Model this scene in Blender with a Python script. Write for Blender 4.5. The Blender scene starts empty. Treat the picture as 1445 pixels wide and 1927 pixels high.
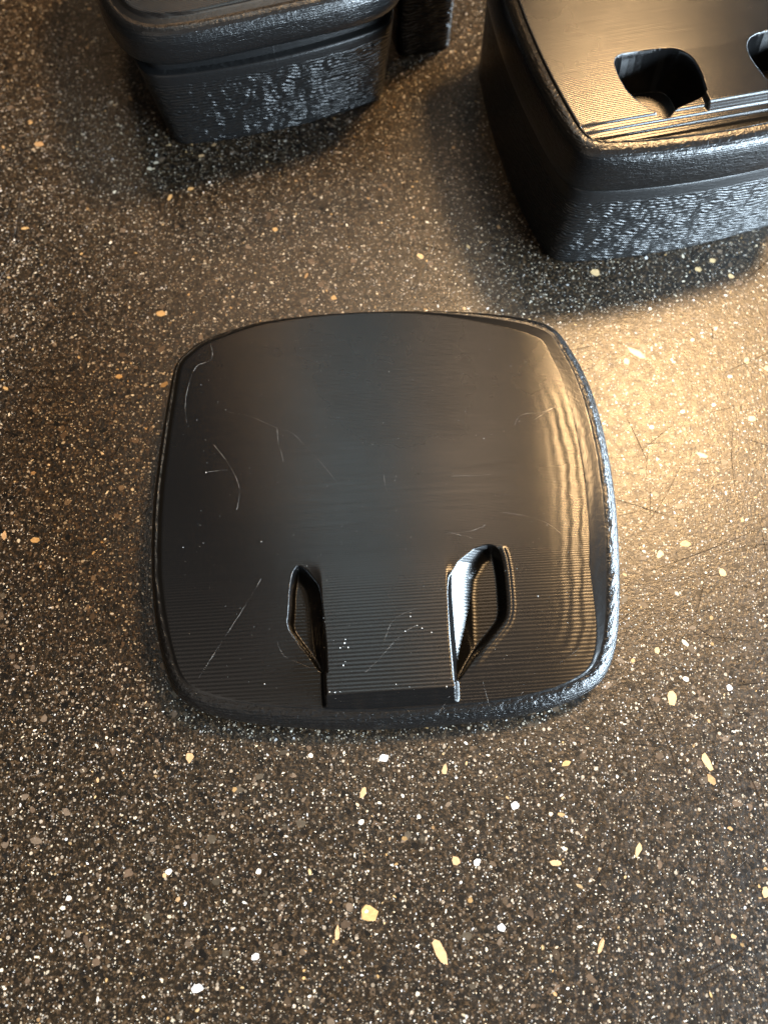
import bpy, bmesh, math, random
import numpy as np
from mathutils import Vector, Matrix

random.seed(7)
S = bpy.context.scene
COL = S.collection
R = math.radians
MM = 0.001

# ------------------------------------------------------------------ camera
H = 0.145                       # camera height above the counter
TILT = R(20.0)                  # away from straight down
FPX, CXP, CYP = 1446.0, 722.5, 963.5
cam = bpy.data.cameras.new('camera')
cam.sensor_fit = 'VERTICAL'
cam.sensor_height = 36.0
cam.lens = FPX / 1927.0 * 36.0
cam.clip_start = 0.005
cam.clip_end = 20
cam.dof.use_dof = True
cam.dof.focus_distance = 0.143
cam.dof.aperture_fstop = 15.0
camo = bpy.data.objects.new('camera', cam)
COL.objects.link(camo)
camo.location = (0, 0, H)
camo.rotation_euler = (TILT, 0, 0)
S.camera = camo


def at(px, py, z=0.0):
    """point of the horizontal plane at height z (metres) seen at photo pixel px, py"""
    dx, dy, dz = (px - CXP) / FPX, -(py - CYP) / FPX, -1.0
    c, s = math.cos(TILT), math.sin(TILT)
    X, Y, Z = dx, dy * c - dz * s, dy * s + dz * c
    t = (z - H) / Z
    return Vector((X * t, Y * t, z))


def mirror_dir(px, py):
    p = at(px, py)
    return Vector((p.x, p.y, H)).normalized()


# ------------------------------------------------------------------ world and lamps
w = bpy.data.worlds.new('World')
S.world = w
w.use_nodes = True
bg = w.node_tree.nodes['Background']
bg.inputs[0].default_value = (0.55, 0.5, 0.44, 1)
bg.inputs[1].default_value = 0.07
S.view_settings.view_transform = 'Standard'
S.view_settings.look = 'None'
S.view_settings.exposure = 0.0
S.view_settings.gamma = 1.0


def lamp(name, direction, dist, size, power, color, size_y=None, shape='RECTANGLE', roll=0, target=(0, 0.05, 0)):
    l = bpy.data.lights.new(name, 'AREA')
    l.shape = shape
    l.size = size
    if size_y:
        l.size_y = size_y
    l.energy = power
    l.color = color
    o = bpy.data.objects.new(name, l)
    COL.objects.link(o)
    d = Vector(direction).normalized()
    o.location = Vector(target) + d * dist
    q = (-d).to_track_quat('-Z', 'Y')
    o.rotation_euler = (q.to_matrix() @ Matrix.Rotation(roll, 3, 'Z')).to_euler()
    return o


def dirv(az, el):
    """az: degrees from +y towards +x; el: degrees above the counter"""
    a, e = R(az), R(el)
    return Vector((math.sin(a) * math.cos(e), math.cos(a) * math.cos(e), math.sin(e)))


# warm pendant lamp whose glare sits on the counter right of the lid
gp = at(1190, 800)
lamp('warm_lamp', mirror_dir(1190, 800), 0.9, 0.15, 13.0, (1.0, 0.63, 0.30), shape='DISK', target=gp)
# added warm light, back left, that tints the counter brown there
gp2 = at(500, 440)
lamp('warm_patch_fill', mirror_dir(480, 400), 1.4, 0.2, 1.0, (1.0, 0.58, 0.27), shape='DISK', target=gp2)
# cool window, low at the front right
lamp('window_light', dirv(103, 15), 1.2, 1.9, 185.0, (0.70, 0.86, 1.0), size_y=0.24, target=(0.03, 0.08, 0))


def overhead_panel(name, x0, x1, y0, y1, z, power, color):
    l = bpy.data.lights.new(name, 'AREA')
    l.shape = 'RECTANGLE'
    l.size, l.size_y = x1 - x0, y1 - y0
    l.energy = power
    l.color = color
    o = bpy.data.objects.new(name, l)
    COL.objects.link(o)
    o.location = ((x0 + x1) / 2, (y0 + y1) / 2, z)


# cool and warm panels added overhead so the lid mirrors grey-blue and brown bands
overhead_panel('cool_band_panel', -0.165, 0.055, 0.21, 0.87, 1.2, 1.75, (0.72, 0.88, 0.92))
overhead_panel('brown_band_panel', 0.07, 0.26, 0.3, 0.9, 1.2, 3.2, (1.0, 0.72, 0.48))
overhead_panel('ceiling_glow', -0.8, 0.8, -1.1, -0.22, 1.3, 2.0, (1.0, 0.70, 0.44))
# added fill light, low behind the camera on the left, lightens the counter
lamp('back_fill', dirv(-160, 34), 1.6, 0.8, 2.4, (1.0, 0.88, 0.74), size_y=0.8)


# ------------------------------------------------------------------ materials
def nodes(name):
    m = bpy.data.materials.new(name)
    m.use_nodes = True
    nt = m.node_tree
    p = nt.nodes['Principled BSDF']
    return m, nt, p


def N(nt, t, **kw):
    n = nt.nodes.new(t)
    for k, v in kw.items():
        setattr(n, k, v)
    return n


def L(nt, a, b):
    nt.links.new(a, b)


def math_node(nt, op, a=None, b=None, c=None, clamp=False):
    n = N(nt, 'ShaderNodeMath', operation=op)
    n.use_clamp = clamp
    for i, v in enumerate((a, b, c)):
        if v is None:
            continue
        if isinstance(v, (int, float)):
            n.inputs[i].default_value = v
        else:
            L(nt, v, n.inputs[i])
    return n.outputs[0]


def mix_col(nt, fac, a, b):
    n = N(nt, 'ShaderNodeMix', data_type='RGBA')
    for s, v in ((0, fac), (6, a), (7, b)):
        if isinstance(v, (int, float)):
            n.inputs[s].default_value = v
        elif isinstance(v, tuple):
            n.inputs[s].default_value = v
        else:
            L(nt, v, n.inputs[s])
    return n.outputs[2]


def noise(nt, vec, scale, detail=2, rough=0.5, dist=0.0):
    n = N(nt, 'ShaderNodeTexNoise')
    n.inputs['Scale'].default_value = scale
    n.inputs['Detail'].default_value = detail
    n.inputs['Roughness'].default_value = rough
    n.inputs['Distortion'].default_value = dist
    L(nt, vec, n.inputs['Vector'])
    return n.outputs['Fac']


def mapr(nt, v, a, b, c=0.0, d=1.0, smooth=False):
    n = N(nt, 'ShaderNodeMapRange')
    if smooth:
        n.interpolation_type = 'SMOOTHSTEP'
    L(nt, v, n.inputs[0])
    for i, x in zip((1, 2, 3, 4), (a, b, c, d)):
        n.inputs[i].default_value = x
    return n.outputs[0]


def scaled(nt, vec, s, rot=0.0):
    n = N(nt, 'ShaderNodeMapping')
    n.inputs['Scale'].default_value = s
    n.inputs['Rotation'].default_value = (0, 0, rot)
    L(nt, vec, n.inputs['Vector'])
    return n.outputs[0]


def plastic(name, kind):
    """black printed filament. kind: 'top' (long fine beads), 'rim' (crinkled beads), 'wall' (wormy fuzzy wall)"""
    m, nt, p = nodes(name)
    tc = N(nt, 'ShaderNodeTexCoord').outputs['Object']
    p.inputs['Base Color'].default_value = (0.0035, 0.0036, 0.0038, 1)
    p.inputs['IOR'].default_value = 1.5
    if kind == 'top':
        at_ = N(nt, 'ShaderNodeAttribute', attribute_name='layer')
        ph = math_node(nt, 'MULTIPLY', at_.outputs['Fac'], 2 * math.pi)
        wob = noise(nt, scaled(nt, tc, (60, 400, 60)), 1.0, 2)
        ph2 = math_node(nt, 'ADD', ph, math_node(nt, 'MULTIPLY', wob, 1.6))
        sn = math_node(nt, 'SINE', ph2)
        amp = N(nt, 'ShaderNodeAttribute', attribute_name='bead').outputs['Fac']
        h1 = math_node(nt, 'MULTIPLY', sn, amp)
        streak = noise(nt, scaled(nt, tc, (50, 2600, 50)), 1.0, 3, 0.6)
        h2 = math_node(nt, 'MULTIPLY', streak, 0.000028)
        grain = noise(nt, tc, 5000, 2)
        h3 = math_node(nt, 'MULTIPLY', grain, 0.000006)
        hh = math_node(nt, 'ADD', math_node(nt, 'ADD', h1, h2), h3)
        p.inputs['Anisotropic'].default_value = 0.97
        tg = N(nt, 'ShaderNodeCombineXYZ')
        tg.inputs[1].default_value = 1.0
        vt = N(nt, 'ShaderNodeVectorTransform', vector_type='VECTOR', convert_from='OBJECT', convert_to='WORLD')
        L(nt, tg.outputs[0], vt.inputs[0])
        L(nt, vt.outputs[0], p.inputs['Tangent'])
        dust = mapr(nt, noise(nt, tc, 35, 4, 0.65), 0.45, 0.75)
        L(nt, mapr(nt, dust, 0, 1, 0.25, 0.31), p.inputs['Roughness'])
    elif kind == 'rim':
        worm = noise(nt, scaled(nt, tc, (360, 360, 1900)), 1.0, 3, 0.6, 0.6)
        worm = math_node(nt, 'ADD', math_node(nt, 'MULTIPLY', worm, 0.6), math_node(nt, 'MULTIPLY', noise(nt, scaled(nt, tc, (1000, 1000, 1500)), 1.0, 3, 0.6, 0.6), 0.6))
        sep = N(nt, 'ShaderNodeSeparateXYZ')
        L(nt, tc, sep.inputs[0])
        lay = math_node(nt, 'SINE', math_node(nt, 'MULTIPLY', sep.outputs[2], 2 * math.pi / 0.00042))
        amp = N(nt, 'ShaderNodeAttribute', attribute_name='bead').outputs['Fac']
        h1 = math_node(nt, 'MULTIPLY', worm, math_node(nt, 'MULTIPLY', amp, 13.0))
        h2 = math_node(nt, 'MULTIPLY', lay, math_node(nt, 'MULTIPLY', amp, 0.6))
        hh = math_node(nt, 'ADD', h1, h2)
        p.inputs['Roughness'].default_value = 0.28
    else:
        sep = N(nt, 'ShaderNodeSeparateXYZ')
        L(nt, tc, sep.inputs[0])
        wn = noise(nt, scaled(nt, tc, (230, 230, 330)), 1.0, 2, 0.5)
        warp = math_node(nt, 'MULTIPLY', math_node(nt, 'SUBTRACT', wn, 0.5), 0.0026)
        zz = math_node(nt, 'ADD', sep.outputs[2], warp)
        # slanting beads on the fuzzy part, quiet beads on the smooth strip at the top
        lay = math_node(nt, 'SINE', math_node(nt, 'MULTIPLY', zz, 2 * math.pi / 0.00085))
        brk = noise(nt, scaled(nt, tc, (420, 420, 1150)), 1.0, 2, 0.5, 1.0)
        ma = N(nt, 'ShaderNodeAttribute', attribute_name='bead').outputs['Fac']
        h1 = math_node(nt, 'MULTIPLY', lay, 0.00013)
        h2 = math_node(nt, 'MULTIPLY', brk, 0.00013)
        hh = math_node(nt, 'MULTIPLY', math_node(nt, 'ADD', h1, h2), ma)
        fine = math_node(nt, 'MULTIPLY', noise(nt, scaled(nt, tc, (1200, 1200, 200)), 1.0, 2), 0.00003)
        hh = math_node(nt, 'ADD', hh, fine)
        p.inputs['Roughness'].default_value = 0.4
        p.inputs['Anisotropic'].default_value = 0.6
        tg = N(nt, 'ShaderNodeCombineXYZ')
        tg.inputs[2].default_value = 1.0
        L(nt, tg.outputs[0], p.inputs['Tangent'])
    b = N(nt, 'ShaderNodeBump')
    b.inputs['Strength'].default_value = 1.0
    b.inputs['Distance'].default_value = 1.0
    L(nt, hh, b.inputs['Height'])
    L(nt, b.outputs[0], p.inputs['Normal'])
    return m


M_TOP = plastic('black_filament_top', 'top')
M_RIM = plastic('black_filament_rim', 'rim')
M_WALL = plastic('black_filament_wall', 'wall')


def counter_mat():
    m, nt, p = nodes('speckled_stone')
    tc = N(nt, 'ShaderNodeTexCoord').outputs['Object']
    base = mix_col(nt, mapr(nt, noise(nt, tc, 260, 4, 0.6), 0.35, 0.7), (0.003, 0.0023, 0.0016, 1), (0.012, 0.008, 0.004, 1))
    base = mix_col(nt, mapr(nt, noise(nt, tc, 1300, 4, 0.7), 0.50, 0.72), base, (0.105, 0.066, 0.034, 1))
    base = mix_col(nt, mapr(nt, noise(nt, tc, 620, 2, 0.5), 0.30, 0.40, 1, 0), base, (0.004, 0.004, 0.004, 1))
    # tiny pale specks
    for sc, r0, keep, col in ((1100, 0.22, 0.70, (0.42, 0.36, 0.28, 1)), (2100, 0.26, 0.60, (0.33, 0.29, 0.24, 1))):
        v = N(nt, 'ShaderNodeTexVoronoi')
        v.inputs['Scale'].default_value = sc
        wv = N(nt, 'ShaderNodeVectorMath', operation='ADD')
        L(nt, scaled(nt, tc, (1, 1, 0.0)), wv.inputs[0])
        wv.inputs[1].default_value = (sc * 0.001, 0.3, 0.5 / sc)
        L(nt, wv.outputs[0], v.inputs['Vector'])
        sp = N(nt, 'ShaderNodeSeparateColor')
        L(nt, v.outputs['Color'], sp.inputs[0])
        rad = mapr(nt, sp.outputs[0], keep, 1.0, 0.0, r0 * 1.6)
        msk = math_node(nt, 'LESS_THAN', v.outputs['Distance'], rad)
        msk = math_node(nt, 'MULTIPLY', msk, mapr(nt, sp.outputs[1], 0, 1, 0.25, 1.0))
        base = mix_col(nt, msk, base, col)
    L(nt, base, p.inputs['Base Color'])
    rg = mapr(nt, noise(nt, tc, 500, 3, 0.6), 0.3, 0.7, 0.27, 0.40)
    p.inputs['Specular IOR Level'].default_value = 0.6
    L(nt, rg, p.inputs['Roughness'])
    g1 = math_node(nt, 'MULTIPLY', noise(nt, tc, 1500, 3, 0.65), 0.00009)
    g2 = math_node(nt, 'MULTIPLY', noise(nt, scaled(nt, tc, (2600, 500, 1), R(-35)), 1.0, 2), 0.00004)
    b = N(nt, 'ShaderNodeBump')
    b.inputs['Strength'].default_value = 0.8
    b.inputs['Distance'].default_value = 1.0
    L(nt, math_node(nt, 'ADD', g1, g2), b.inputs['Height'])
    L(nt, b.outputs[0], p.inputs['Normal'])
    return m


def fleck_mat():
    m, nt, p = nodes('stone_fleck')
    a = N(nt, 'ShaderNodeAttribute', attribute_name='tint')
    tc = N(nt, 'ShaderNodeTexCoord').outputs['Object']
    nz = mapr(nt, noise(nt, tc, 1400, 3, 0.6), 0.3, 0.7, 0.72, 1.08)
    mm = N(nt, 'ShaderNodeVectorMath', operation='SCALE')
    L(nt, a.outputs['Color'], mm.inputs[0])
    L(nt, nz, mm.inputs['Scale'])
    L(nt, mm.outputs[0], p.inputs['Base Color'])
    p.inputs['Roughness'].default_value = 0.33
    return m


def simple_mat(name, col, rough, spec=0.5, trans=0.0):
    m, nt, p = nodes(name)
    tc = N(nt, 'ShaderNodeTexCoord').outputs['Object']
    n = mapr(nt, noise(nt, tc, 900, 2), 0.3, 0.7, 0.7, 1.15)
    v = N(nt, 'ShaderNodeVectorMath', operation='SCALE')
    v.inputs[0].default_value = col
    L(nt, n, v.inputs['Scale'])
    L(nt, v.outputs[0], p.inputs['Base Color'])
    p.inputs['Roughness'].default_value = rough
    p.inputs['Specular IOR Level'].default_value = spec
    return m


M_COUNTER = counter_mat()
M_FLECK = fleck_mat()
M_SCRATCH = simple_mat('scratch_groove', (0.016, 0.011, 0.007), 0.9, 0.08)
M_SCRATCHL = simple_mat('scratch_scuff', (0.16, 0.13, 0.10), 0.7, 0.3)
M_FIBRE = simple_mat('lint', (0.33, 0.30, 0.27), 0.6)
M_DUST = simple_mat('dust_speck', (0.6, 0.6, 0.58), 0.6)


def link_mesh(name, verts, faces, mat, parent=None, smooth=False, attrs=None, face_attrs=None):
    me = bpy.data.meshes.new(name)
    me.from_pydata(verts if isinstance(verts, list) else verts.tolist(), [], faces if isinstance(faces, list) else faces.tolist())
    me.materials.append(mat)
    if smooth:
        me.shade_smooth()
    for k, v in (attrs or {}).items():
        a = me.attributes.new(k, 'FLOAT', 'POINT')
        a.data.foreach_set('value', np.asarray(v, dtype=np.float32))
    for k, v in (face_attrs or {}).items():
        a = me.attributes.new(k, 'FLOAT_COLOR', 'FACE')
        a.data.foreach_set('color', np.asarray(v, dtype=np.float32).ravel())
    me.update()
    o = bpy.data.objects.new(name, me)
    COL.objects.link(o)
    if parent:
        o.parent = parent
    return o


def tag(o, label, cat, group=None):
    o['label'] = label
    o['category'] = cat
    if group:
        o['group'] = group
    return o


def empty(name, loc, rz):
    o = bpy.data.objects.new(name, None)
    COL.objects.link(o)
    o.location = loc
    o.rotation_euler = (0, 0, rz)
    o.empty_display_size = 0.01
    return o


# ------------------------------------------------------------------ the counter (ground)
cv = [(-0.9, -0.6, -0.03), (0.9, -0.6, -0.03), (0.9, 1.0, -0.03), (-0.9, 1.0, -0.03),
      (-0.9, -0.6, 0), (0.9, -0.6, 0), (0.9, 1.0, 0), (-0.9, 1.0, 0)]
cf = [(0, 3, 2, 1), (4, 5, 6, 7), (0, 1, 5, 4), (1, 2, 6, 5), (2, 3, 7, 6), (3, 0, 4, 7)]
counter = link_mesh('countertop', cv, cf, M_COUNTER)
counter['kind'] = 'structure'
counter['label'] = 'dark brown polished stone countertop full of pale flecks'

rng = np.random.default_rng(11)
fv, ff, fc = [], [], []


def fleck(x, y, r, col, elong=1.0, ang=0.0, n=None, z=None):
    n = n or int(rng.integers(5, 8))
    z = z if z is not None else rng.uniform(0.000006, 0.00003)
    a0 = rng.uniform(0, 6.28)
    b = len(fv)
    ca, sa = math.cos(ang), math.sin(ang)
    for i in range(n):
        t = a0 + (i + rng.uniform(-0.28, 0.28)) * 2 * math.pi / n
        q = r * rng.uniform(0.72, 1.15)
        u, v = q * math.cos(t) * elong, q * math.sin(t) / elong
        fv.append((x + u * ca - v * sa, y + u * sa + v * ca, z))
    ff.append(list(range(b, b + n)))
    fc.append((*col, 1))


OCHRE = [(0.52, 0.34, 0.15), (0.58, 0.42, 0.22), (0.46, 0.29, 0.14), (0.55, 0.37, 0.2)]
CREAM = [(0.8, 0.72, 0.56), (0.84, 0.8, 0.7), (0.72, 0.6, 0.42), (0.82, 0.76, 0.62), (0.76, 0.76, 0.76)]
DULL = [(0.10, 0.07, 0.045), (0.13, 0.09, 0.06), (0.085, 0.07, 0.05), (0.16, 0.12, 0.085)]
X0, X1, Y0, Y1 = -0.19, 0.21, -0.07, 0.30
AREA = (X1 - X0) * (Y1 - Y0) * 1e6


def scatter(per_mm2, r0, r1, cols, zr, el=(1.0, 1.25), pw=2.0):
    for k in range(int(AREA * per_mm2)):
        r = r0 + (r1 - r0) * rng.random() ** pw
        c = cols[int(rng.integers(len(cols)))]
        f = rng.uniform(0.5, 1.05) if r0 > 0.00013 or zr[0] < 0.00001 else rng.choice([0.25, 0.4, 0.6, 0.8, 1.05])
        fleck(rng.uniform(X0, X1), rng.uniform(Y0, Y1), r, tuple(min(0.85, q * f) for q in c),
              rng.uniform(*el), rng.uniform(0, 3.14), z=rng.uniform(*zr))


scatter(0.03, 0.0003, 0.0009, DULL, (0.000004, 0.000007), (1, 1.35))
scatter(0.10, 0.0002, 0.0007, [(0.003, 0.003, 0.003), (0.006, 0.005, 0.004)], (0.000007, 0.000010))
scatter(0.95, 0.00005, 0.00016, CREAM, (0.000010, 0.000016), (1, 1.6))
scatter(0.5, 0.00010, 0.00028, DULL, (0.000008, 0.000010), (1, 1.5))
scatter(0.11, 0.00014, 0.00031, CREAM + CREAM + DULL + OCHRE[:2], (0.000016, 0.000020), (1, 1.6))
scatter(0.006, 0.0003, 0.0005, CREAM + OCHRE, (0.000020, 0.000024), (1, 1.4))
scatter(0.0009, 0.0005, 0.0010, OCHRE + CREAM[:1], (0.000024, 0.000028), (1, 1.5))
# the larger chips one can point at (photo position, radius in photo pixels, colour, elongation, angle)
big = [(693, 1717, 17, 0, 1.05, 0), (828, 1790, 15, 3, 1.6, -1.1), (1264, 1312, 13, 1, 1.35, 1.5), (1119, 513, 12, 1, 1.15, 0),
       (1313, 507, 9, 1, 1.2, 0), (1340, 490, 8, 1, 1.1, 0), (303, 590, 11, 0, 1.2, -0.2), (224, 708, 8, 0, 1.2, 0),
       (1197, 664, 15, 1, 1.7, -0.7), (1178, 680, 9, 1, 1, 0), (1108, 743, 10, 0, 1, 0), (1145, 910, 9, 0, 1, 0),
       (1320, 857, 10, 1, 1.5, -0.5), (1413, 788, 10, 1, 1.2, 0.3), (1404, 680, 8, 1, 1.2, 1.2), (1290, 1023, 10, 0, 1.3, 0),
       (1358, 1078, 9, 1, 1, 0), (1241, 1043, 8, 1, 1.3, 1), (1329, 1434, 13, 1, 1.6, -1.2), (790, 482, 9, 1, 1.4, -0.6),
       (628, 560, 8, 0, 1, 0), (359, 355, 8, 0, 1.2, 0), (320, 372, 8, 0, 1.4, 1.3), (48, 430, 7, 0, 1.5, 0.1), (518, 432, 7, 0, 1, 0),
       (683, 1491, 9, 3, 1.4, 1.3), (857, 1620, 9, 3, 1.05, 0), (1045, 1624, 10, 3, 1.4, 0), (1236, 1224, 7, 1, 1, 0),
       (836, 1448, 8, 3, 1.4, 1.3), (1190, 1243, 5, 2, 1, 0), (635, 1755, 8, 3, 1.9, 1.5), (68, 1017, 9, 0, 1.2, 0), (1375, 20 + 500, 8, 1, 1, 0),
       (1065, 1436, 8, 0, 1.2, 0.5), (1200, 1600, 9, 1, 1.5, 1.2), (1440, 1680, 9, 1, 1.2, 1.4), (1130, 1780, 9, 3, 1.6, 1.2)]
for px, py, r, c, el, an in big:
    p = at(px, py)
    fleck(p.x, p.y, r * 0.00009, OCHRE[c], el, an, n=7, z=rng.uniform(0.00003, 0.000034))
for px, py, r in [(722, 1427, 10), (372, 1860, 11), (969, 1516, 9), (897, 1622, 9), (944, 1746, 9), (585, 1422, 6), (690, 1715, 4),
                  (680, 1547, 6), (1128, 925, 7), (1283, 775, 6), (1225, 804, 6), (1372, 709, 6), (1342, 762, 6), (1302, 640, 6), (1372, 1294, 8),
                  (1190, 115, 8), (318, 1640, 7), (480, 1800, 8), (130, 1690, 6), (1290, 1278, 7), (487, 1640, 6)]:
    p = at(px, py)
    fleck(p.x, p.y, r * 0.00008, CREAM[1] if r < 8 else CREAM[4], 1.1, 0.3, n=7, z=rng.uniform(0.000034, 0.000038))
fl = link_mesh('stone_flecks', fv, ff, M_FLECK, parent=counter, face_attrs={'tint': fc})
fl['kind'] = 'stuff'

# scratches in the polish: hair-thin matt grooves lying everywhere on the counter
sv, sf = [], []
for k in range(850):
    x, y = rng.uniform(-0.12, 0.16), rng.uniform(-0.04, 0.24)
    ln = rng.uniform(0.003, 0.016) * rng.choice([0.6, 1.0, 1.6])
    a = rng.choice([rng.uniform(0, 3.14), rng.normal(0.1, 0.2), rng.normal(1.5, 0.25), rng.normal(0.8, 0.25)])
    cu = rng.normal(0, 14)
    wd = rng.uniform(0.00005, 0.00013)
    b = len(sv)
    n = 8
    z = rng.uniform(0.00004, 0.000046)
    for i in range(n + 1):
        s = i / n * ln
        aa = a + cu * s
        wt = wd * (0.35 + 0.65 * math.sin(math.pi * i / n))
        sv.append((x - math.sin(aa) * wt / 2, y + math.cos(aa) * wt / 2, z))
        sv.append((x + math.sin(aa) * wt / 2, y - math.cos(aa) * wt / 2, z))
        x += math.cos(aa) * ln / n
        y += math.sin(aa) * ln / n
    for i in range(n):
        q = b + 2 * i
        sf.append((q, q + 1, q + 3, q + 2))
sc = link_mesh('scratches', sv, sf, M_SCRATCH, parent=counter)
sc['kind'] = 'stuff'


# ------------------------------------------------------------------ lids
def smooth_closed(pts, n=720):
    """periodic smooth curve through local points (mm), returned as radius over angle"""
    p = np.array(pts, float)
    cr = []
    m_ = len(p)
    for i in range(m_):
        a, b, c, d = p[i - 1], p[i], p[(i + 1) % m_], p[(i + 2) % m_]
        for t in np.linspace(0, 1, 10, endpoint=False):
            cr.append(0.5 * (2 * b + (c - a) * t + (2 * a - 5 * b + 4 * c - d) * t * t + (3 * b - a - 3 * c + d) * t ** 3))
    p = np.array(cr)
    th = np.arctan2(p[:, 1], p[:, 0])
    r = np.hypot(p[:, 0], p[:, 1])
    o = np.argsort(th)
    th, r = th[o], r[o]
    T = np.linspace(-math.pi, math.pi, n, endpoint=False)
    rr = np.interp(T, np.r_[th - 2 * math.pi, th, th + 2 * math.pi], np.r_[r, r, r])
    k = np.exp(-0.5 * (np.arange(-24, 25) / 4.5) ** 2)
    k /= k.sum()
    rr = np.convolve(np.r_[rr[-24:], rr, rr[:24]], k, 'valid')
    return T, rr


def superellipse(a, b, e, n=720, bulge=0.0):
    T = np.linspace(-math.pi, math.pi, n, endpoint=False)
    r = ((np.abs(np.cos(T)) / a) ** e + (np.abs(np.sin(T)) / b) ** e) ** (-1.0 / e)
    return T, r


def bowed(a, b, k, n=900, e=16.0):
    """radius over angle of a rectangle with outward-bowed sides and tight corners"""
    T = np.linspace(-math.pi, math.pi, n, endpoint=False)
    c, s_ = np.abs(np.cos(T)) + 1e-6, np.abs(np.sin(T)) + 1e-6
    def lim(c, s_, a, b):          # r c = a - k (r s / b)^2
        q = k * (s_ / b) ** 2
        return (-c + np.sqrt(c * c + 4 * q * a)) / (2 * q)
    rx, ry = lim(c, s_, a, b), lim(s_, c, b, a)
    return T, (rx ** -e + ry ** -e) ** (-1.0 / e)


def radial(T, r):
    """points, and the cosine between the radial direction and the outline's normal"""
    x, y = r * np.cos(T), r * np.sin(T)
    dx, dy = np.roll(x, -1) - np.roll(x, 1), np.roll(y, -1) - np.roll(y, 1)
    l = np.hypot(dx, dy)
    k = np.abs(dy / l * np.cos(T) - dx / l * np.sin(T))
    return x, y, k


def poly_sd(X, Y, poly):
    """signed distance (positive inside) of grid points to a polygon"""
    d = np.full(X.shape, 1e9)
    ins = np.zeros(X.shape, bool)
    n = len(poly)
    for i in range(n):
        ax, ay = poly[i]
        bx, by = poly[(i + 1) % n]
        ex, ey = bx - ax, by - ay
        t = np.clip(((X - ax) * ex + (Y - ay) * ey) / (ex * ex + ey * ey), 0, 1)
        d = np.minimum(d, np.hypot(X - ax - t * ex, Y - ay - t * ey))
        c = ((ay > Y) != (by > Y)) & (X < (bx - ax) * (Y - ay) / (by - ay + 1e-12) + ax)
        ins ^= c
    return np.where(ins, d, -d)


def sstep(a, b, v):
    t = np.clip((v - a) / (b - a), 0, 1)
    return t * t * (3 - 2 * t)


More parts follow.
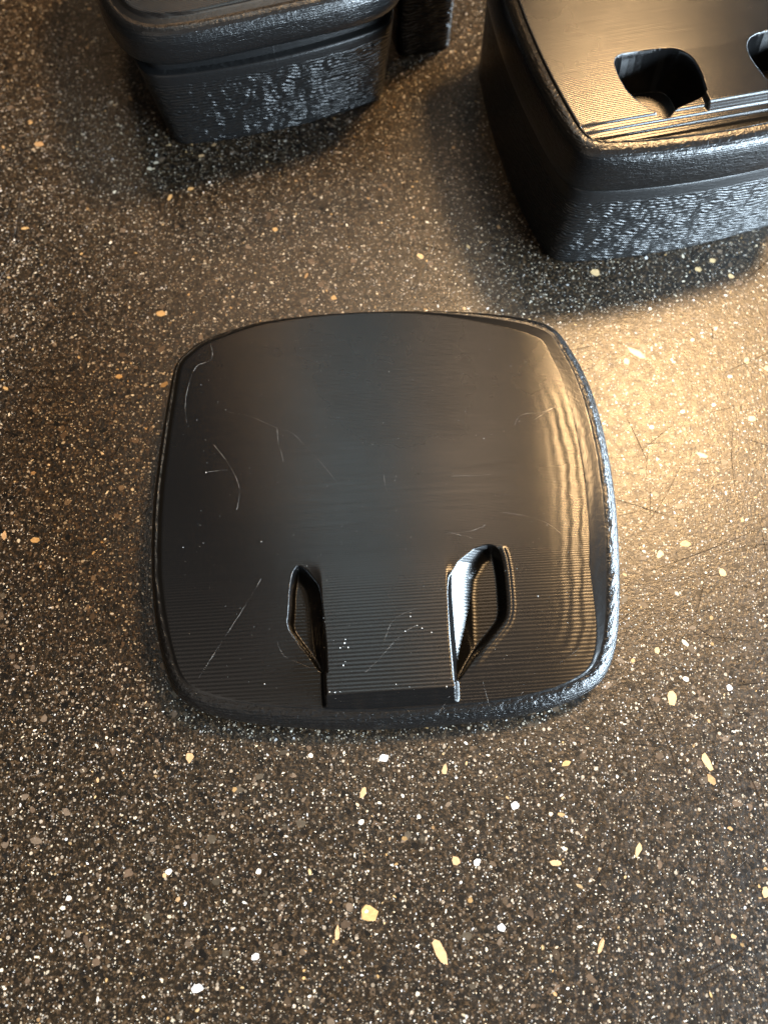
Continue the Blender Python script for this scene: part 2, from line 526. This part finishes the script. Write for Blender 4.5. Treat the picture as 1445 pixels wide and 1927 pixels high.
def build_lid(parent, T, rr, z0, ztop, feature, crest, shw, wall, rings=260, lines=None, tabmask=None, ripple=0.0, step=0.35, beadk=1.0, rimk=1.0):
    """One printed lid in local mm: domed top heightfield, bevelled rim, side wall down to z0.
       Splits into the parts top_panel, finger_tab (raised tongue) and rim."""
    nT = len(T)
    x0, y0, kk = radial(T, rr)
    # ring parameter, denser near the edge
    s = 1 - (1 - np.linspace(0, 1, rings) ** 1.0)
    s = np.linspace(0.004, 1.0, rings)
    Xg = s[:, None] * x0[None, :]
    Yg = s[:, None] * y0[None, :]
    D = (1 - s)[:, None] * (rr * kk)[None, :]
    cw = crest(T)[None, :] * np.ones_like(D)
    sw = shw(T)[None, :] * np.ones_like(D)
    zb = ztop(Xg, Yg)
    f = feature(Xg, Yg, zb)
    # rim profile: crisp crest, gently sloping band, rounded shoulder
    u = np.clip(D / cw, 0, 1)
    inside = sstep(0.0, 0.3, D - cw)
    band = -step - 0.32 * (1 - np.clip((D - sw) / np.maximum(cw - sw, 0.2), 0, 1))
    sh = np.clip((sw - D) / sw, 0, 1)
    shoulder = -2.3 * (1 - np.sqrt(np.clip(1 - sh ** 2 * 0.985, 0, 1)))
    Z = np.where(True, (zb + f) * inside + (zb + band + shoulder) * (1 - inside), 0)
    if ripple:
        Z = Z + ripple * np.sin(D * 2 * math.pi / 2.1 + 0.9 * np.sin(Yg * 0.17) + 0.5 * np.sin(Yg * 0.55 + D) + 0.3 * np.sin(Yg * 1.7)) * np.exp(-((D - 7.6) / 3.3) ** 2) * sstep(30, 14, Yg) * (Xg > 0) * sstep(0.2, 0.7, np.cos(np.arctan2(Yg, Xg)))
    # side wall rings
    wr = []
    edge = Z[-1]
    for (q, ins) in wall:
        zz = z0 + (edge - z0) * q
        sc_ = 1 - ins / (rr * kk)
        wr.append((x0 * sc_, y0 * sc_, zz))
    Xa = np.concatenate([Xg] + [a[0][None] for a in wr])
    Ya = np.concatenate([Yg] + [a[1][None] for a in wr])
    Za = np.concatenate([Z] + [a[2][None] for a in wr])
    nR = Xa.shape[0]
    lay = np.concatenate([lines(Xg, Yg, D, Z)] + [np.zeros((1, nT))] * len(wr))
    dcat = np.concatenate([D] + [np.zeros((1, nT))] * len(wr))
    # bead relief: strong on the sloping front half and rough on the rim shoulder
    bead = 0.000006 + 0.000013 * sstep(-4.0, -26.0, Ya)
    bead = beadk * bead * np.where(dcat < cw[0][None, :], 0.25, 1.0)
    rimb = 0.000004 + rimk * 0.000022 * (1 - sstep(sw[0][None, :] - 0.2, sw[0][None, :] + 0.5, dcat))
    idx = np.arange(nR * nT).reshape(nR, nT)
    a = idx[:-1, :]
    b = idx[1:, :]
    quads = np.stack([a, b, np.roll(b, -1, 1), np.roll(a, -1, 1)], -1)
    Dm = (dcat[:-1] + dcat[1:]) / 2
    kind = np.where(Dm < cw[0][None, :] * 1.03, 2, 0)
    if tabmask is not None:
        Xm, Ym = (Xa[:-1] + Xa[1:]) / 2, (Ya[:-1] + Ya[1:]) / 2
        kind = np.where((kind == 0) & tabmask(Xm, Ym), 1, kind)
    verts = np.stack([Xa, Ya, Za], -1).reshape(-1, 3) * MM
    # one set of normals for the whole lid so that the parts join without a seam
    v3 = np.stack([Xa, Ya, Za], -1)
    du = np.roll(v3, -1, 1) - np.roll(v3, 1, 1)
    dv = np.gradient(v3, axis=0)
    nrm = np.cross(dv, du)
    nrm /= np.maximum(np.linalg.norm(nrm, axis=-1, keepdims=True), 1e-9)
    nrm = nrm.reshape(-1, 3)
    out = []
    for kd, nm, mt in ((0, 'top_panel', M_TOP), (1, 'finger_tab', M_TOP), (2, 'rim', M_RIM)):
        q = quads[kind == kd]
        if not len(q):
            continue
        used, inv = np.unique(q.ravel(), return_inverse=True)
        bd = (bead if kd < 2 else rimb).ravel()[used]
        fq = inv.reshape(-1, 4)
        fl_ = fq.tolist()
        vv = verts[used]
        if kd == 0:      # close the tiny hole in the middle
            c0 = [int(np.where(used == i)[0][0]) for i in idx[0][::1]] if np.isin(idx[0], used).all() else None
            if c0:
                fl_.append(c0)
        ob = link_mesh(nm, vv, fl_, mt, parent=parent, smooth=True, attrs={'layer': lay.ravel()[used], 'bead': bd})
        ob.data.normals_split_custom_set_from_vertices(nrm[used].tolist())
        out.append(ob)
    # underside closing face
    last = idx[-1]
    ob = link_mesh('underside', verts[last], [list(range(nT))[::-1]], M_RIM, parent=parent, attrs={'layer': [0] * nT, 'bead': [0] * nT})
    return out


def to_local(points, origin, rz):
    c, s = math.cos(-rz), math.sin(-rz)
    res = []
    for p in points:
        x, y = (p.x - origin[0]) * 1000, (p.y - origin[1]) * 1000
        res.append((x * c - y * s, x * s + y * c))
    return res


# ---- the loose lid in the middle
RZ = R(3.6)
O = at(728, 985, 0.010)
O = (O.x, O.y)
zt, zs, zf = 0.0105, 0.006, 0.004
sil = [(360, 652, zt), (385, 638, zt), (430, 622, zt), (490, 605, zt), (600, 592, zt), (720, 586, zt), (850, 584, zt), (950, 590, zt), (1015, 602, zt),
       (1050, 617, zt), (1072, 650, zt), (1090, 700, 0.008), (1112, 775, zs), (1133, 860, zs), (1147, 950, zs), (1156, 1050, zs), (1160, 1140, zs), (1158, 1210, zs),
       (1147, 1255, zs), (1120, 1292, zf), (1050, 1327, zf), (950, 1349, zf), (800, 1366, zf), (650, 1371, zf), (500, 1362, zf), (410, 1347, zf),
       (350, 1322, zf), (318, 1280, zs), (303, 1200, zs), (297, 1120, zs), (297, 1040, zs), (302, 950, zs), (313, 860, zs), (327, 770, zs),
       (341, 700, zs), (350, 668, zt)]
loc = to_local([at(a, b, c) for a, b, c in sil], O, RZ)
T0, r0 = smooth_closed(loc, 900)
main = empty('printed_cover', (O[0], O[1], 0.0), RZ)
tag(main, 'loose black printed lid with raised finger tab, lying by itself in the middle', 'lid')
pocket_px = [(846, 1200), (843, 1120), (846, 1090), (862, 1062), (890, 1040), (918, 1030), (935, 1040), (943, 1070), (948, 1110), (952, 1160), (932, 1188), (895, 1232), (862, 1280), (852, 1290)]
pk = to_local([at(a, b, 0.0095) for a, b in pocket_px], O, RZ)
tl = to_local([at(610, 1200, 0.011), at(848, 1200, 0.011), at(612, 1305, 0.0105), at(850, 1298, 0.0105), at(729, 1038, 0.0115)], O, RZ)
TX0, TX1, TYE, TYB = tl[0][0], tl[1][0], (tl[2][1] + tl[3][1]) / 2, tl[4][1]
TXC = (TX0 + TX1) / 2
pkm = [(2 * TXC - x, y) for x, y in pk]
ed = sorted([(y, x - TXC) for x, y in pk[:6]] + [(TYE - 8, TX1 - TXC), (pk[5][1] + 3, pk[5][0] - TXC + 6)])
EY, EX = np.array([e[0] for e in ed]), np.array([e[1] for e in ed])


def chaikin(poly, n=2):
    for _ in range(n):
        q = []
        for i in range(len(poly)):
            a, b = poly[i], poly[(i + 1) % len(poly)]
            q += [(0.75 * a[0] + 0.25 * b[0], 0.75 * a[1] + 0.25 * b[1]), (0.25 * a[0] + 0.75 * b[0], 0.25 * a[1] + 0.75 * b[1])]
        poly = q
    return poly


pk_sd = chaikin([(x - 5, y) if k in (0, 1, 2, 3, 4) else (x, y) for k, (x, y) in enumerate(pk)])
pk_sd = [p for p in pk_sd]
pocket_left_px = [(640, 1200), (640, 1120), (635, 1090), (610, 1068), (580, 1064), (556, 1074), (548, 1110), (546, 1150), (542, 1180), (560, 1207), (585, 1237), (604, 1266), (625, 1270)]
pkm_sd = chaikin(to_local([at(a, b, 0.0095) for a, b in pocket_left_px], O, RZ), 1)
print('tab', TX0, TX1, TYE, TYB, 'half extents', max(p[0] for p in loc), min(p[0] for p in loc), max(p[1] for p in loc), min(p[1] for p in loc))


def main_top(X, Y):
    d = np.clip(6.0 - Y, 0, None)
    e = np.clip(Y - 18.0, 0, None)
    return 12.2 - 0.0034 * d ** 2 - 0.0010 * e ** 2 - 0.0018 * np.clip(X - 28.0, 0, None) ** 2


def main_feature(X, Y, zb):
    # tab: runs out of the dome at TYB with a lazier slope, ends in a sharp little step
    d0 = 6.0 - TYB
    zk = 12.2 - 0.0034 * d0 ** 2
    ty = np.clip(TYB - Y, 0, None)
    ztab = zk - 0.22 * (1 - np.exp(-ty / 3.0)) - 0.0011 * ty ** 2
    up = np.clip(ztab - zb, 0, None) * (Y < TYB)
    bow = 1.2 * np.exp(-((Y - TYE) / 4.5) ** 2) * 0
    wd = 0.9 + 5.0 * np.exp(-ty / 2.2)
    m = sstep(0, 1, (X - TX0 + wd) / wd) * sstep(0, 1, (TX1 + wd - X) / wd) * np.clip((Y - TYE + 2.3) / 2.3, 0, 1)
    f = up * m
    for pl, sg in ((pk_sd, 1), (pkm_sd, -1)):
        sd = poly_sd(X, Y, pl)
        u = (X - TXC) * sg - np.interp(Y, EY, EX)           # distance outwards from the curved edge of the tab
        wall = np.clip(u + 0.3, 0, None) * (0.70 if sg > 0 else 1.3)
        outer = np.clip(sd + 0.1, 0, None) * (3.6 if sg > 0 else 5.0)
        dep = -1.0 / 3.0 * np.log((np.exp(-3.0 * np.minimum(wall, 9)) + np.exp(-3.0 * np.minimum(outer, 9)) + math.exp(-3.0 * 3.1)) / (1 + math.exp(-9.9)))
        dep = np.clip(dep, 0, None)
        lip = 0.16 * np.exp(-((sd + 0.85) / 0.55) ** 2) * sstep(3.0, 6.0, u) if sg > 0 else 0
        f = f - dep + lip
    return f


def main_crest(T):
    c, s_ = np.cos(T), np.sin(T)
    k = 0.8 + 5.0 * sstep(-0.1, 0.9, c) ** 1.4 * (1 - 0.75 * sstep(0.25, 0.75, -s_)) + 1.5 * sstep(0.0, 1.0, -c) + 1.4 * sstep(0.1, 1.0, -s_)
    return np.maximum(k, main_shoulder(T) + 0.25)


def main_shoulder(T):
    c, s_ = np.cos(T), np.sin(T)
    return 0.5 + 2.1 * sstep(-0.1, 0.9, c) ** 1.4 + 0.7 * sstep(0.0, 1.0, -c) + 2.1 * sstep(0.1, 1.0, -s_) * (1 - sstep(0.1, 0.85, c))


def main_lines(X, Y, D, Z):
    # beads run across the lid; pitch widens from 0.3 mm at the back to 0.72 mm at the front, and wraps round the front corners
    yy = np.linspace(-60, 60, 2401)
    pitch = 0.30 + 0.40 * sstep(0.0, -24.0, yy)
    ph = np.cumsum(np.full_like(yy, 0.05) / pitch)
    P = np.interp(Y, yy, ph)
    lim = np.interp(-39.0 + 0 * Y, yy, ph)
    fd = np.clip(8.5 - D, 0, None) * sstep(-25, -36, Y)
    return P - fd ** 1.6 * 0.12


build_lid(main, T0, r0, 0.0, main_top, main_feature, main_crest, main_shoulder,
          wall=[(0.93, -0.1), (0.8, -0.15), (0.6, -0.1), (0.4, 0.1), (0.2, 0.4), (0.06, 0.8), (0.0, 1.2)], rings=300, lines=main_lines,
          tabmask=lambda X, Y: (X > TX0 - 0.9) & (X < TX1 + 0.9) & (Y < TYB) & (Y > TYE - 2.3), ripple=0.014, step=0.03)


# ---- boxes with lids at the back
def build_base(parent, T, rr, ztop, smooth_strip, inset=1.0, draft=0.6, neck=0.9):
    x0, y0, kk = radial(T, rr)
    prof = []
    for z in np.linspace(0, ztop - 0.5, 26):
        prof.append((z, inset + draft * (1 - z / ztop)))
    prof.insert(0, (0.0, inset + draft + 0.25))
    prof += [(ztop - 0.15, inset + 0.12), (ztop, inset + 0.6), (ztop, inset + 2.2)]
    nT = len(T)
    V, A = [], []
    for z, ins in prof:
        s_ = 1 - ins / (rr * kk)
        V.append(np.stack([x0 * s_, y0 * s_, np.full(nT, z)], -1))
        A.append(np.full(nT, float(1 - sstep(ztop - smooth_strip - 0.6, ztop - smooth_strip, z)) * 0.94 + 0.06))
    V = np.array(V)
    idx = np.arange(len(prof) * nT).reshape(len(prof), nT)
    a, b = idx[:-1], idx[1:]
    q = np.stack([np.roll(a, -1, 1), np.roll(b, -1, 1), b, a], -1).reshape(-1, 4)
    faces = q[:, ::-1].tolist()
    faces = [f[::-1] for f in faces]
    o = link_mesh('base', V.reshape(-1, 3) * MM, [f for f in faces], M_WALL, parent=parent, smooth=True, attrs={'bead': np.concatenate(A)})
    bm = bmesh.new()
    bm.from_mesh(o.data)
    bmesh.ops.recalc_face_normals(bm, faces=bm.faces)
    bm.to_mesh(o.data)
    bm.free()
    # inner neck that carries the lid, seen as the dark gap
    n0 = 1 - (inset + 2.0) / (rr * kk)
    r1 = np.stack([x0 * n0, y0 * n0, np.full(nT, ztop - 1)], -1)
    r2 = np.stack([x0 * n0, y0 * n0, np.full(nT, ztop + 3)], -1)
    vv = np.concatenate([r1, r2]) * MM
    nf = [(i, (i + 1) % nT, nT + (i + 1) % nT, nT + i) for i in range(nT)]
    nf.append(list(range(nT, 2 * nT)))
    link_mesh('neck', vv, nf, M_WALL, parent=parent, smooth=False, attrs={'bead': [0.05] * (2 * nT)})
    return o


# right box
RR = R(12.5)
AR, BR, KR = 34.0, 37.0, 3.6
pc = at(1036, 490)
vx, vy = -(AR - KR - 2.0), -(BR - KR - 2.0)
OR = (pc.x - (vx * math.cos(RR) - vy * math.sin(RR)) * MM, pc.y - (vx * math.sin(RR) + vy * math.cos(RR)) * MM)
TR, rR = bowed(AR, BR, KR)
boxr = empty('printed_box', (OR[0], OR[1], 0), RR)
tag(boxr, 'lidded black printed box at the right edge, dark finger pocket in its lid', 'box', 'closed black printed boxes at the back')
build_base(boxr, TR, rR, 22.5, 3.4, inset=1.7)
ZR = 0.0335
ppr = [(1150, 118), (1200, 109), (1262, 102), (1290, 113), (1308, 138), (1318, 170), (1322, 186), (1290, 200), (1262, 212), (1254, 226), (1225, 214), (1182, 186), (1160, 152)]
pr = chaikin(to_local([at(a, b, ZR) for a, b in ppr], OR, RR), 2)
tr = to_local([at(1318, 180, ZR), at(1440, 165, ZR), at(1330, 205, ZR), at(1350, 95, ZR)], OR, RR)
RX0, RX1, RYE, RYB = tr[0][0], tr[1][0], tr[2][1], tr[3][1]
RXC = (RX0 + RX1) / 2
prm = [(2 * RXC - x, y) for x, y in pr]
print('right tab', RX0, RX1, RYE, RYB, pr)


def r_top(X, Y):
    d = np.clip(-4.0 - Y, 0, None)
    return 35.0 - 0.0012 * d ** 2


def r_feature(X, Y, zb):
    d0 = -4.0 - RYB
    zk = 35.0 - 0.0012 * max(d0, 0) ** 2
    ty = np.clip(RYB - Y, 0, None)
    ztab = zk + 0.02 * ty
    up = np.clip(ztab - zb, 0, None)
    m = sstep(RX0 - 0.6, RX0 + 0.1, X) * (1 - sstep(RX1 - 0.1, RX1 + 0.6, X)) * sstep(RYE - 1.0, RYE + 0.4, Y)
    q = np.clip((RYE + 1.5 - Y) / 1.35, 0, 5)
    f = up * m - 0.42 * (np.floor(q) + sstep(0.68, 1.0, q - np.floor(q)))
    for pl, sg in ((pr, -1), (prm, 1)):
        sd = poly_sd(X, Y, pl)
        dep = np.minimum(np.clip(sd + 0.2, 0, None) * 5.0, 8.5)
        f = f - dep
    return f


def r_lines(X, Y, D, Z):
    return Y / 0.42 + 0.15 * np.clip(7 - D, 0, None) ** 1.5


build_lid(boxr, TR, rR, 23.4, r_top, r_feature, lambda T: 2.5 + 0.6 * sstep(0.3, 0.9, -np.sin(T)), lambda T: 2.4 + 0.4 * sstep(0.3, 0.9, -np.sin(T)),
          wall=[(0.93, -0.1), (0.8, -0.15), (0.6, -0.15), (0.4, -0.1), (0.2, 0.1), (0.08, 0.35), (0.0, 0.9)], rings=300, lines=r_lines, beadk=0.5, rimk=0.5, step=0.06,
          tabmask=lambda X, Y: (X > RX0 - 0.6) & (X < RX1 + 0.6) & (Y < RYB) & (Y > RYE - 1.0))

# small block in the dark gap between the two boxes
TB, rB = superellipse(8.0, 9.0, 5.0, 200)
blk = empty('printed_block', (0.0088, 0.1860, 0), R(12))
tag(blk, 'small black printed block standing in the dark gap between the two boxes', 'block')
build_base(blk, TB, rB, 30.0, 3.0, inset=0.3)

# left box
RL = R(17.0)
AL, BL, KL = 32.5, 35.5, 3.4
pc = at(337, 268)
vx, vy = -(AL - KL - 3.4), -(BL - KL - 3.4)
OL = (pc.x - (vx * math.cos(RL) - vy * math.sin(RL)) * MM, pc.y - (vx * math.sin(RL) + vy * math.cos(RL)) * MM)
print('boxes', OR, OL)
TL, rL = superellipse(33.5, 36.5, 5.0, 700)
boxl = empty('printed_box', (OL[0], OL[1], 0), RL)
tag(boxl, 'lidded black printed box at top left, only front wall and lid rim showing', 'box', 'closed black printed boxes at the back')
TLB, rLB = bowed(AL, BL, KL)
build_base(boxl, TLB, rLB, 21.0, 2.6, inset=1.0, draft=2.6)
build_lid(boxl, TL, rL, 24.9, lambda X, Y: 34.5 - 0.0011 * np.clip(-4 - Y, 0, None) ** 2, lambda X, Y, z: 0 * X, lambda T: 3.2 + 1.0 * sstep(0.3, 0.9, -np.sin(T)), lambda T: 2.0 + 0 * T,
          wall=[(0.93, -0.1), (0.8, -0.15), (0.6, -0.15), (0.4, -0.1), (0.2, 0.2), (0.08, 0.6), (0.0, 1.6)], rings=120, lines=r_lines, rimk=0.5)


# ------------------------------------------------------------------ lint fibres and dust
def lid_z(px, py):
    """point on top of the main lid seen at a photo pixel"""
    z = 0.011
    for _ in range(6):
        p = at(px, py, z)
        (x, y), = to_local([p], O, RZ)
        Xa, Ya = np.array([[x]]), np.array([[y]])
        zb = main_top(Xa, Ya)
        z = float((zb + main_feature(Xa, Ya, zb))[0, 0]) * MM + 0.00012
    return at(px, py, z)


def fibre(pts, where, label, rad=0.00004, lift=0.0):
    P = []
    for px, py in pts:
        p = lid_z(px, py) if where == 'lid' else at(px, py, 0.0001)
        P.append(p)
    # Catmull-Rom through the points
    Q = []
    for i in range(len(P) - 1):
        a, b, c, d = P[max(i - 1, 0)], P[i], P[i + 1], P[min(i + 2, len(P) - 1)]
        for t in np.linspace(0, 1, 6, endpoint=False):
            Q.append(0.5 * ((2 * b) + (c - a) * t + (2 * a - 5 * b + 4 * c - d) * t * t + (3 * b - a - 3 * c + d) * t ** 3))
    Q.append(P[-1])
    px = pts[0][0]
    Q = [q + Vector((random.uniform(-1, 1), random.uniform(-1, 1), 0)) * 0.00004 for q in Q]
    org = Q[0].copy()
    vs, fs = [], []
    n = len(Q)
    for i, q in enumerate(Q):
        tg = (Q[min(i + 1, n - 1)] - Q[max(i - 1, 0)]).normalized()
        s1 = tg.cross(Vector((0, 0, 1))).normalized()
        s2 = s1.cross(tg)
        rr_ = 0.42 * rad * (0.6 + 0.5 * math.sin(i * 0.61 + px)) * (0.75 + 0.35 * math.sin(i * 1.7)) * (0.5 if i in (0, n - 1) else 1)
        for k in range(5):
            a = k * 2 * math.pi / 5
            vs.append(tuple(q - org + s1 * (math.cos(a) * rr_) + s2 * (math.sin(a) * rr_) + Vector((0, 0, lift * math.sin(math.pi * i / n)))))
    for i in range(n - 1):
        for k in range(5):
            fs.append((i * 5 + k, i * 5 + (k + 1) % 5, (i + 1) * 5 + (k + 1) % 5, (i + 1) * 5 + k))
    fs.append([4, 3, 2, 1, 0])
    fs.append([(n - 1) * 5 + k for k in range(5)])
    o = link_mesh('lint_fibre', vs, fs, M_FIBRE, smooth=True)
    o.location = org
    tag(o, label, 'fibre', 'lint fibres on the lid' if where == 'lid' else 'lint fibres on the counter')


fibre([(393, 638), (400, 660), (396, 678), (372, 688), (358, 715), (349, 760), (352, 795)], 'lid', 'long bent lint fibre along the left edge of the lid near its back corner')
fibre([(402, 836), (425, 865), (445, 900), (451, 925), (446, 960)], 'lid', 'curved lint fibre on the left part of the lid, bending like a bow')
fibre([(522, 806), (525, 835), (534, 868)], 'lid', 'short bright upright lint fibre left of the lid centre')
fibre([(430, 775), (470, 783), (520, 805), (550, 815), (590, 855), (620, 890), (645, 922)], 'lid', 'faint long lint fibre running slantwise over the middle of the lid', 0.000016)
fibre([(388, 889), (400, 887), (428, 884)], 'lid', 'tiny horizontal lint fibre beside the bow-shaped one')
fibre([(722, 893), (724, 908), (728, 925)], 'lid', 'tiny upright lint fibre at the centre of the lid', 0.00003)
fibre([(848, 896), (890, 895), (922, 893)], 'lid', 'short straight horizontal lint fibre on the right half of the lid', 0.00003)
fibre([(838, 1004), (880, 1000), (905, 992), (912, 987), (906, 996)], 'lid', 'lint fibre with a little loop above the right finger pocket', 0.00003)
fibre([(848, 1003), (868, 1007), (888, 1012)], 'lid', 'short slanting lint fibre just above the right finger pocket', 0.00004)
fibre([(374, 1276), (392, 1248), (415, 1212), (445, 1166), (480, 1110), (492, 1088)], 'lid', 'long straight lint fibre slanting over the lower left of the lid', 0.00003)
fibre([(686, 1266), (712, 1242), (735, 1215), (762, 1188), (785, 1176)], 'lid', 'long slanting lint fibre lying on the finger tab', 0.00003)
fibre([(720, 1222), (728, 1190), (742, 1165), (765, 1152), (795, 1140)], 'lid', 'curved lint fibre on the finger tab behind the slanting one', 0.00002)
fibre([(855, 1290), (843, 1315), (830, 1335), (827, 1344)], 'lid', 'bright lint fibre hanging from the right corner of the finger tab', 0.00005)
fibre([(908, 1282), (914, 1305), (921, 1328), (928, 1335)], 'lid', 'lint fibre on the front slope right of the finger tab', 0.00004)
fibre([(968, 800), (975, 785), (990, 778), (1015, 777), (1040, 768)], 'lid', 'curly lint fibre near the right ridges of the lid', 0.00003)
fibre([(1005, 790), (1020, 780), (1045, 765)], 'lid', 'short lint fibre crossing the curly one near the right ridges', 0.000025)
fibre([(942, 964), (985, 970), (1030, 985), (1062, 1010), (1095, 1030)], 'lid', 'long faint lint fibre reaching to the right edge of the lid', 0.00002)
fibre([(1052, 1248), (1075, 1232), (1090, 1218)], 'lid', 'slanting lint fibre in the lower right corner of the lid', 0.000025)
fibre([(520, 1205), (533, 1232), (552, 1243), (585, 1257)], 'lid', 'lint fibre beside the left finger pocket', 0.00003)
fibre([(780, 552), (795, 520), (815, 465), (828, 400), (826, 350), (808, 300)], 'counter', 'long curved lint fibre on the counter between the lid and the right box', 0.00004)
fibre([(0, 525), (18, 490), (30, 430), (45, 330)], 'counter', 'long lint fibre on the counter at the left edge below the top left box', 0.00003)
fibre([(25, 228), (55, 222), (84, 219), (92, 222)], 'counter', 'short bent lint fibre on the counter at the far left', 0.00004)
fibre([(1045, 1365), (1062, 1382), (1085, 1405), (1108, 1428)], 'counter', 'lint fibre on the counter below the lower right corner of the lid', 0.00003)
fibre([(30, 1466), (75, 1455), (110, 1438), (135, 1430)], 'counter', 'lint fibre on the counter at the lower left', 0.00003)
fibre([(1190, 1250), (1240, 1255), (1300, 1252), (1340, 1250)], 'counter', 'faint straight lint fibre on the counter right of the lid', 0.00002)
fibre([(1370, 1650), (1410, 1612), (1444, 1590)], 'counter', 'faint lint fibre on the counter at the lower right edge', 0.00003)

# dust: tiny flakes and crumbs of filament on the lid and its tab
dv_, df_ = [], []


def crumb(p, r):
    b = len(dv_)
    for d in ((1, 0, 0), (0, 1, 0), (-1, 0, 0), (0, -1, 0), (0, 0, 1)):
        q = r * random.uniform(0.6, 1.3)
        dv_.append((p.x + d[0] * q, p.y + d[1] * q, p.z + d[2] * q * 0.6))
    df_.extend([(b, b + 1, b + 4), (b + 1, b + 2, b + 4), (b + 2, b + 3, b + 4), (b + 3, b, b + 4)])


for (px, py, r) in [(648, 1210, .16), (655, 1218, .14), (640, 1219, .13), (650, 1203, .1), (646, 1252, .13), (650, 1245, .09), (425, 771, .07), (762, 1188, .13), (812, 1190, .12),
                    (772, 1160, .1), (785, 1177, .12), (794, 1182, .1), (345, 690 + 340, .08), (388, 889, .1), (492, 1019, .09), (1012, 1122, .12), (498, 1287, .1),
                    (910, 825, .07), (620, 1302, .12), (630, 1303, .14), (640, 1302, .1), (745, 1288, .09), (840, 1292, .12)]:
    crumb(lid_z(px, py), r * MM)
for k in range(320):
    crumb(lid_z(random.uniform(345, 1090), random.uniform(640, 1325)), random.choice([.018, .024, .03, .045]) * MM)
d = link_mesh('dust', dv_, df_, M_DUST)
d['kind'] = 'stuff'
d['label'] = 'fine pale dust and plastic crumbs on the lid'
